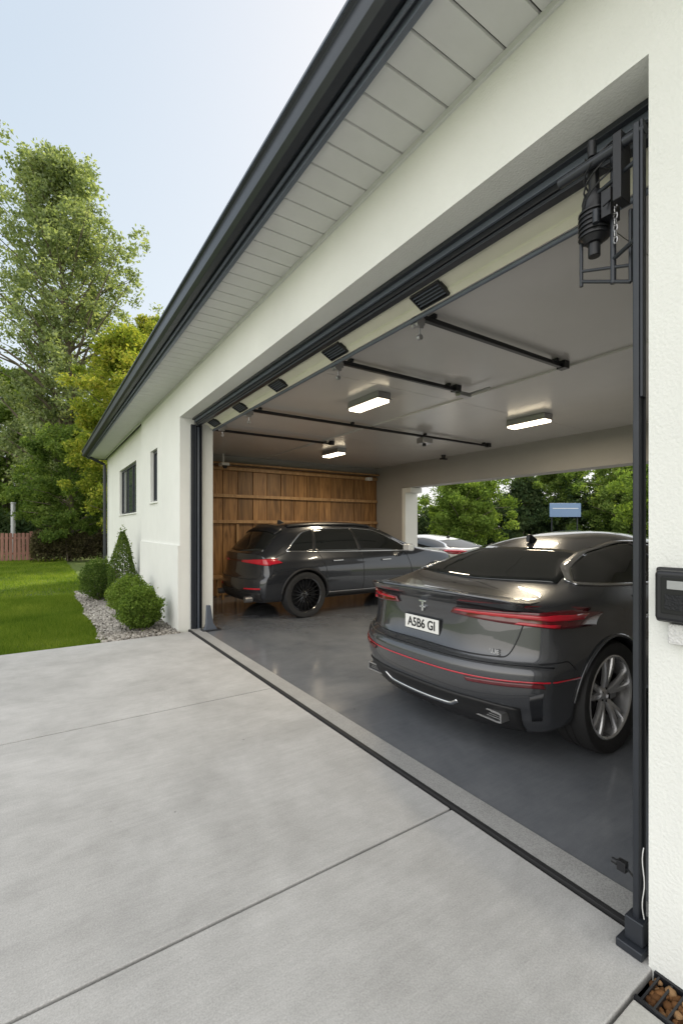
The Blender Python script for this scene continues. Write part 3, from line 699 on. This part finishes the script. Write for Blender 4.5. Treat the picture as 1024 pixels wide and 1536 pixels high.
        def rr(w_,h_,xx):
            return [(xx,y0+w_*max(-1,min(1,1.35*math.cos(t))),.312+h_*max(-1,min(1,1.35*math.sin(t)))) for t in [2*math.pi*k/28 for k in range(28)]]
        o1=rr(.135,.032,x0-.03); o2=rr(.135,.032,x0+.1); i1=rr(.126,.023,x0-.03); i2=rr(.126,.023,x0+.03)
        n=28; ex.add(o1+o2+i1+i2,[(k,(k+1)%n,n+(k+1)%n,n+k) for k in range(n)]+[(k,(k+1)%n,2*n+(k+1)%n,2*n+k) for k in range(n)]+[(2*n+k,2*n+(k+1)%n,3*n+(k+1)%n,3*n+k) for k in range(n)])
        ex.add(i2,[tuple(range(n))],1)
        for k in range(-1,2): ex.box(x0-.015,x0+.02,y0-.12,y0+.12,.312+k*.013-.002,.312+k*.013+.002,0)
        ex.obj('exhaust',[M['steel'],M['black']],car,smooth=True,local=True)
        MB().box(3.02,3.14,min(sd*.86,sd*1.04),max(sd*.86,sd*1.04),.97*zs,1.08*zs).obj('side_mirror',paintm,car,bevel=.03,local=True)
    sf.ribbon('reflector_line',[('rear',1,[(-.90,.550),(-.6,.541),(0,.539),(.6,.541),(.90,.550)])],M['red'],wd=.009,off=.005)
    sf.patch('diffuser','rear',[(-.70,.215),(-.3,.215),(.3,.215),(.70,.215)],[(-.72,.375),(-.45,.40),(.45,.40),(.72,.375)],M['blackplastic'],off=.005,nu=40)
    sf.ribbon('diffuser_trim',[('rear',1,[(-.36,.345),(-.28,.305),(0,.295),(.28,.305),(.36,.345)])],M['chrome'],wd=.022,off=.010,thick=.008)
    xx=sf.hit('rear',0,.78)[0]
    pl=part_empty('number_plate',car,(xx-.006,0.02,.765))
    MB().box(-.008,.02,-.178,.178,-.056,.056).obj('plate_frame',M['black'],pl,bevel=.006,local=True)
    MB().box(-.0115,-.0085,-.17,.17,-.049,.049).obj('plate_face',M['plate'],pl,bevel=.004,local=True)
    text_mesh('A5B6 GI',.082,M['black'],'plate_text',pl,Matrix.Translation((-.013,0,-.002))@REARM@Matrix.Diagonal((.98,1.1,1,1)))
    em=MB(); x1=sf.hit('rear',.0,.92)[0]-.008
    em.box(x1-.004,x1+.03,-.035,.035,.925,.937).box(x1-.004,x1+.03,-.008,.008,.860,.924).box(x1-.004,x1+.03,-.028,.028,.885,.896)
    em.obj('emblem',M['chrome'],car,bevel=.003,local=True)
    x2=sf.hit('rear',-.56,.69)[0]-.002
    text_mesh('RLUE',.036,M['chrome'],'badge',car,Matrix.Translation((x2,-.56,.69))@REARM@Matrix.Diagonal((1.2,1,1,1)),.002)
    a=sf.hit('top',1.42,0,off=0)
    MB().prism([(a[0]-.09,a[2]-.01),(a[0]+.07,a[2]-.01),(a[0]-.05,a[2]+.055),(a[0]-.08,a[2]+.05)],'y',-.018,.018).obj('antenna',M['black'],car,bevel=.008,local=True)
    sf.ribbon('rocker_trim',[('side',sd,[(1.35,.27),(2.3,.265),(3.4,.27)]) for sd in(-1,1)],M['blackplastic'],wd=.05,off=.006)
def suv(car,paintm):
    p=dict(L=4.8,hw=.97,zbot=.27,n=3.3,k=.25,cr=.26,cf=.4,smooth=3,
     top=[(0,1.04),(.12,1.09),(.32,1.26),(.52,1.43),(.62,1.49),(.8,1.525),(1.3,1.56),(1.9,1.575),(2.5,1.54),(2.9,1.42),(3.5,1.12),(3.75,1.07),(4.4,.99),(4.8,.85)],
     belt=[(0,.95),(.6,1.0),(1.4,1.01),(3.4,.98),(4.3,.90),(4.8,.74)],
     plan=[(0,.92),(.5,.97),(.92,1.0),(1.8,.975),(3.0,.975),(3.8,1.0),(4.4,.97),(4.8,.90)],
     rear=[(.25,.12),(.36,.03),(.5,0),(.64,.01),(.70,.06),(.9,.08),(1.0,.08),(1.1,.1)],
     front=[(.2,.1),(.4,.0),(.7,0),(.85,.1),(1.,.2)])
    bm=car_surface(p); sf=Surf(bm,car); r=.37
    cut_body(bm,[(.92,r,r+.035),(3.82,r,r+.035)],.97,[paintm,M['blackplastic']],'body',car); bm.free()
    add_wheels(car,(.92,3.82),.97,r,'ten',[M['blackalloy'],M['steel']])
    us=[-1,-.5,0,.5,1]
    sf.patch('rear_window','top',[(.14+.13*u*u,.70*u) for u in us],[(.55+.08*u*u,.58*u) for u in us],M['glass'])
    sf.patch('windshield','top',[(3.5-.18*u*u,.70*u) for u in us],[(2.75-.06*u*u,.57*u) for u in us],M['glass'])
    for sd in(-1,1):
        bt=[(.62,1.075),(1.2,1.06),(2.2,1.045),(3.25,1.03)]
        tp=[(.62,1.085),(.78,1.24),(1.02,1.39),(1.35,1.435),(1.95,1.45),(2.4,1.42),(2.85,1.26),(3.27,1.035)]
        sf.patch('side_window','side',bt,tp,M['glass'],side=sd,nu=52)
        sf.ribbon('window_trim',[('side',sd,tp),('side',sd,bt)],M['chrome'],wd=.02,off=.006)
        sf.ribbon('window_pillar',[('side',sd,[(2.05,1.05),(2.0,1.44)]),('side',sd,[(1.10,1.065),(1.20,1.41)])],M['blackplastic'],wd=.06,off=.0065)
        sf.ribbon('door_handle',[('side',sd,[(1.45,.90),(1.65,.905)]),('side',sd,[(2.5,.88),(2.7,.885)])],M['chrome'],wd=.03,off=.02,thick=.012)
        sf.ribbon('roof_rail',[('side',sd,[(.8,1.475),(1.4,1.505),(2.1,1.505),(2.5,1.475)])],M['black'],wd=.03,off=.012,thick=.02)
        L_=part_empty('tail_light',car,(0,0,0))
        sf.patch('lens','rear',[(.30*sd,.900),(.6*sd,.885),(.87*sd,.86)],[(.30*sd,.93),(.6*sd,.950),(.87*sd,.965)],M['red'],off=.010,nu=24,nv=5,parent=L_)
        sf.patch('lens_side','side',[(.25,.86),(.52,.90)],[(.25,.965),(.46,.935)],M['red'],off=.010,side=sd,parent=L_,nv=5)
        sf.patch('headlight','front',[(.5*sd,.72),(.84*sd,.75)],[(.48*sd,.78),(.82*sd,.85)],M['chrome'],off=.006)
        sf.patch('rear_reflector','rear',[(.5*sd,.48),(.82*sd,.49)],[(.5*sd,.50),(.82*sd,.515)],M['red'],off=.007,nv=3)
        MB().box(3.0,3.13,min(sd*.90,sd*1.10),max(sd*.90,sd*1.10),1.02,1.16).obj('side_mirror',M['paint_silver'],car,bevel=.035,local=True)
        MB().cyl((.0,sd*.62,.33),(.12,sd*.62,.33),.05,n=20).obj('exhaust',M['steel'],car,smooth=True,local=True)
        sf.ribbon('panel_seam',[('side',sd,q) for q in ([(1.18,1.05),(1.30,.80),(1.33,.6),(1.30,.36)],[(2.08,1.04),(2.08,.6),(2.06,.36)],[(3.1,1.02),(3.2,.6),(3.15,.36)],[(.62,1.06),(.40,.96),(.33,.72)])],M['black'],wd=.008)
        for cxx in (.92,3.82):
            arc=[(cxx+.42*math.cos(t_),.37+.42*math.sin(t_)) for t_ in [math.pi*(.03+.94*k/14) for k in range(15)]]
            sf.ribbon('arch_lip',[('side',sd,arc)],M['blackplastic'],wd=.035,off=.006,thick=.012)
    sf.ribbon('panel_seam',[('rear',1,[(.78,.95),(.76,.66),(.3,.64),(-.3,.64),(-.76,.66),(-.78,.95)])],M['black'],wd=.008)
    sf.ribbon('light_bar',[('rear',1,[(-.3,.917),(.3,.917)])],M['darkred'],wd=.02,off=.008)
    sf.ribbon('rocker_trim',[('side',sd,[(1.36,.34),(2.3,.335),(3.38,.34)]) for sd in(-1,1)],M['blackplastic'],wd=.07,off=.006)
    sf.ribbon('rocker_chrome',[('side',sd,[(1.36,.385),(2.3,.38),(3.38,.385)]) for sd in(-1,1)],M['steel'],wd=.012,off=.008)
    sf.patch('rear_bumper','rear',[(-.8,.30),(0,.285),(.8,.30)],[(-.82,.43),(0,.45),(.82,.43)],M['blackplastic'],off=.006,nu=30)
    sf.ribbon('roof_spoiler',[('top',1,[(.60,-.58),(.56,-.3),(.55,0),(.56,.3),(.60,.58)])],M['black'],wd=.14,off=.018,thick=.02)
    a=sf.hit('top',.95,0,off=0)
    MB().prism([(a[0]-.09,a[2]-.01),(a[0]+.07,a[2]-.01),(a[0]-.05,a[2]+.055),(a[0]-.08,a[2]+.05)],'y',-.018,.018).obj('antenna',M['black'],car,bevel=.008,local=True)
C1=thing('parked_car',(.5,2.40,0),'graphite grey fastback sedan with red tail lights on garage floor','car','cars parked at the garage')
sedan(C1,M['paint_grey'],[M['alloy'],M['blackalloy']])
C2=thing('parked_car',(1.02,7.42,0),'dark grey suv with black wheels parked beside wood wall','car','cars parked at the garage')
suv(C2,M['paint_suv'])
C3=thing('parked_car',(7.8,7.55,-.05),'silver white low coupe parked outside behind garage','car','cars parked at the garage',rotz=R(90))
sedan(C3,M['paint_silver'],[M['alloy'],M['blackalloy']],zs=.92)

# ------------------------------------------------------------ trees
def leaves(centers,size,n=None):
    N=len(centers); s=size*rng.uniform(.6,1.35,N)
    nrm=rng.normal(0,1,(N,3)); nrm[:,2]+=.5; nrm/=np.linalg.norm(nrm,axis=1)[:,None]
    t=rng.normal(0,1,(N,3)); t-=nrm*(t*nrm).sum(1)[:,None]; t/=np.linalg.norm(t,axis=1)[:,None]
    b=np.cross(nrm,t); s=s[:,None]
    v=np.stack([centers-t*s,centers-b*s*.5,centers+t*s,centers+b*s*.5],1)
    return v.reshape(-1,3),np.arange(4*N).reshape(-1,4)
def tree(x,y,height,rad,mat,label,leafsize=.09,nl=40,per=1100,base=.15,shape='oval',trunk=.2,clump=.55,cat='tree',name='tree',group=None,droop=0,nc=5,upk=.4):
    T=thing(name,(x,y,-.05),label,cat,group)
    tk=MB(); k=9
    lean=rng.normal(0,.02*height,2)
    def tp(t): return Vector((x+lean[0]*t*t+.012*height*math.sin(t*5+x),y+lean[1]*t*t+.012*height*math.cos(t*4+y),height*.94*t-.05))
    for i in range(k): tk.cyl(tp(i/k),tp((i+1)/k),trunk*(1-i/k)+.02,trunk*(1-(i+1)/k)+.02,n=9,caps=(i==0))
    cs=[]
    for i in range(nl):
        t=base+(1-base)*((i+.5)/nl)
        q_=(t-base)/(1-base)
        if shape=='oval': er=rad*math.sin(math.pi*min(1,q_*.86+.12))**.7
        elif shape=='spire': er=rad*(1-q_)**.75+.15
        elif shape=='poplar': er=rad*min(1,.55+q_*1.6)*min(1,(1-q_)*2.1+.06)**.8*(1+.22*math.sin(q_*23))
        else: er=rad*(math.sin(math.pi*min(1,q_*.80+.17))**.8)*(1+.35*math.sin(t*17+x))
        er*=rng.uniform(.65,1.15)
        a=i*2.399+rng.normal(0,.4); p0=tp(t*.97); up=rng.uniform(.5*upk,1.6*upk)*er if shape!='spire' else -.1*er
        p1=p0+Vector((math.cos(a)*er,math.sin(a)*er,min(up-droop*er,height-p0.z)))
        mid=(p0+p1)/2+Vector((0,0,.08*er))
        r0=max(.012,trunk*(1-t)*.5)
        tk.cyl(p0,mid,r0,r0*.6,n=5,caps=False); tk.cyl(mid,p1,r0*.6,.006,n=5,caps=False)
        m=int(per*rng.uniform(.6,1.3))
        for c in range(nc):
            q=.35+.65*c/(nc-1); pc=p0.lerp(p1,q)
            pc=np.array(pc)+rng.normal(0,.14*er+.05,3); cr=clump*(.6+.7*rng.random())*(1.1-.3*q)
            g=rng.normal(0,1,(m//nc,3)); g/=np.linalg.norm(g,axis=1)[:,None]; g*=(rng.random((len(g),1))**.6)*cr; g[:,2]*=.8
            cs.append(pc+g)
    v,f=leaves(np.concatenate(cs),leafsize)
    tk.obj('trunk',M['bark'],T,smooth=True)
    npmesh('crown',v,f,mat,T)
    return T
tree(-.3,30.2,23.8,4.5,M['leaf_airy'],'tall airy birch tree with pale green foliage behind lawn',.10,200,430,.12,'poplar',.30,.62,nc=7,upk=.7)
tree(1.45,21.2,10.6,2.1,M['leaf_yellow'],'yellow green autumn tree beside the house end',.07,64,950,.1,'oval',.16,.5)
tree(3.7,25.5,13.2,2.5,M['leaf_yellow'],'yellowing tree rising behind the dark roof',.085,50,800,.3,'ragged',.18,.42)
tree(-.4,24.5,6.4,2.0,M['leaf_mid'],'mid green bushy tree behind the lawn',.07,40,1000,.08,'oval',.12,.5)
tree(-3.2,37,12.5,3.6,M['leaf_mid'],'dense green tree beyond the wooden fence',.12,54,900,.1,'oval',.25,.8)
tree(-7.0,38,16,3.8,M['leaf_airy'],'pale green tall tree beyond the wooden fence',.12,70,800,.15,'ragged',.25,.7)
for (x,y,h) in ((-9,44,9),(-5.0,45,8),(-1.0,42,9.5),(3,40,10)):
    tree(x,y,h,3.0,M['leaf_dark'],'dark green conifer at the edge of the garden',.15,36,800,.05,'spire',.2,.9,group='dark trees beyond the garden')
def hedge(x0,x1,y0,y1,h,mat,label,n,ls=.06):
    T=thing('hedge',((x0+x1)/2,(y0+y1)/2,-.05),label,'hedge')
    c=np.stack([rng.uniform(x0,x1,n),rng.uniform(y0,y1,n),h*rng.random(n)**.6],1)
    c[:,2]*=.82+.18*np.sin(c[:,0]*2.3)*np.cos(c[:,0]*5.1+1)+.06*rng.normal(0,1,n)
    v,f=leaves(c,ls); npmesh('foliage',v,f,mat,T)
    s=MB()
    for k in range(int((x1-x0+y1-y0)/.5)): 
        px=rng.uniform(x0+.1,x1-.1); py=rng.uniform(y0+.1,y1-.1); s.cyl((px,py,-.05),(px+rng.normal(0,.1),py,h*.8),.02,.008,n=5)
    s.obj('stem',M['bark'],T)
hedge(-1.9,4.5,23.6,24.6,1.45,M['leaf_maroon'],'low dark reddish hedge at the end of the lawn',26000)
hedge(-14,6,29,30.5,2.4,M['leaf_dark'],'dark green hedge behind the fence',42000,.09)
T=thing('fence',(-7,25.4,0),'reddish brown wooden picket fence across the garden','fence')
x=-8.6
while x<-1.9: MB().box(x,x+.12,25.4,25.42,-.02,1.22+random.uniform(-.01,.01)).obj('picket',M['fence'],T); x+=.155
for z in (.25,.95): MB().box(-8.6,-1.9,25.425,25.47,z,z+.09).obj('rail',M['fence'],T)
for x in (-8.5,-6.3,-4.1,-1.95): MB().box(x,x+.12,25.48,25.60,-.05,1.3).obj('post',M['fence'],T)
T=thing('garden_post',(-2.6,26.5,0),'slim grey metal post behind the wooden fence','post')
MB().cyl((-2.6,26.5,-.05),(-2.6,26.5,2.6),.1,.09).cyl((-2.6,26.5,2.6),(-2.6,26.5,2.66),.12).obj('post_shaft',simple('galvanised',(.4,.42,.43),.5,metal=.4),T,smooth=True)
def shrub(x,y,r,h,label,cone=False,n=9000,mat='leaf_shrub'):
    T=thing('shrub',(x,y,-.03),label,'shrub','shrubs in the gravel bed')
    d=rng.normal(0,1,(n,3)); d/=np.linalg.norm(d,axis=1)[:,None]
    bump=1+.11*np.sin(d[:,0]*7+x*3)*np.cos(d[:,1]*6+y)+.08*np.sin(d[:,2]*9+x)+.05*np.sin(d[:,0]*19)*np.sin(d[:,2]*17)
    rr_=(rng.random(n)**.22)*bump
    if cone:
        z=rng.random(n)**1.0; a=rng.uniform(0,6.28,n); q=r*(1-z**1.8)*(.7+.35*rng.random(n)+.12*np.sin(a*3+z*9))+.03
        c=np.stack([x+q*np.cos(a),y+q*np.sin(a),.02+z*h],1)
    else:
        c=np.stack([x+d[:,0]*r*rr_,y+d[:,1]*r*rr_,h/2+d[:,2]*h/2*rr_],1)
    k=n//14; stray=c[:k]+ (c[:k]-np.array([x,y,h/2]))*(.06+.16*rng.random((k,1))); c=np.concatenate([c,stray])
    c=c[c[:,2]>-.02]
    v,f=leaves(c,.019); npmesh('foliage',v,f,M[mat],T)
    s=MB()
    for k in range(9):
        a=k*.7; s.cyl((x+.03*math.cos(a),y+.03*math.sin(a),-.04),(x+r*.6*math.cos(a),y+r*.6*math.sin(a),h*.6),.012,.005,n=5)
    s.obj('stem',M['bark'],T)
shrub(-.44,7.10,.31,.59,'rounded bright green boxwood shrub in gravel beside wall',n=9000)
shrub(-.38,8.35,.33,.64,'second rounded green shrub in gravel beside wall',n=8000)
shrub(-.26,10.0,.27,1.36,'slim conical evergreen shrub against white wall',cone=True,n=9000,mat='leaf_mid')
shrub(-.64,10.5,.34,.80,'dark green rounded shrub at edge of gravel bed',n=9000,mat='leaf_mid')

# beyond the rear opening
tree(17.0,16.5,4.0,2.3,M['leaf_shrub'],'bright green bushy tree behind rear driveway',.07,34,1100,.05,'oval',.12,.5)
tree(22,21,5.8,2.6,M['leaf_dark'],'dark conifer behind rear driveway',.09,34,900,.05,'spire',.15,.6)
tree(24.5,18,5.2,2.6,M['leaf_dark'],'dark conifer behind rear driveway',.09,34,900,.05,'spire',.15,.6)
tree(27,17,5.9,2.8,M['leaf_mid'],'mid green tree beyond blue sign',.09,36,900,.05,'oval',.15,.6)
tree(26.5,12.5,5.4,2.8,M['leaf_mid'],'green tree behind rear driveway',.09,36,900,.05,'oval',.15,.6)
tree(30,9,6.2,3.2,M['leaf_mid'],'broad green tree beyond rear driveway',.09,36,900,.05,'oval',.15,.7)
tree(18.5,7.0,4.4,2.3,M['leaf_shrub'],'bright green round tree near rear driveway',.07,34,1100,.05,'oval',.12,.5)
tree(20,28,7,3,M['leaf_mid'],'green tree behind rear garden',.10,30,800,.05,'oval',.15,.7)
def far_hedge():
    n=60000
    t=rng.random(n); x=14+26*t+rng.normal(0,.8,n); y=34-38*t+rng.normal(0,.8,n)
    z=(3.2+.9*np.sin(t*40)+.6*np.sin(t*93))*rng.random(n)**.7
    v,f=leaves(np.stack([x,y,z],1),.14); o=npmesh('distant_wood',v,f,M['leaf_dark']); o['kind']='stuff'
far_hedge()
T=thing('sign_board',(22.2,14.0,0),'pale blue sign board on two posts among trees','sign')
MB().box(-.85,.85,-.03,.03,2.05,2.80).obj('board',M['signblue'],T,local=True,bevel=.01)
MB().box(-.70,.70,-.036,-.031,2.50,2.53).obj('marking',M['white'],T,local=True)
for xx in (-.7,.7): MB().cyl((xx,.08,0),(xx,.08,2.75),.035).obj('post',M['darkmetal'],T,local=True,smooth=True)
T.rotation_euler=(0,0,R(-33))
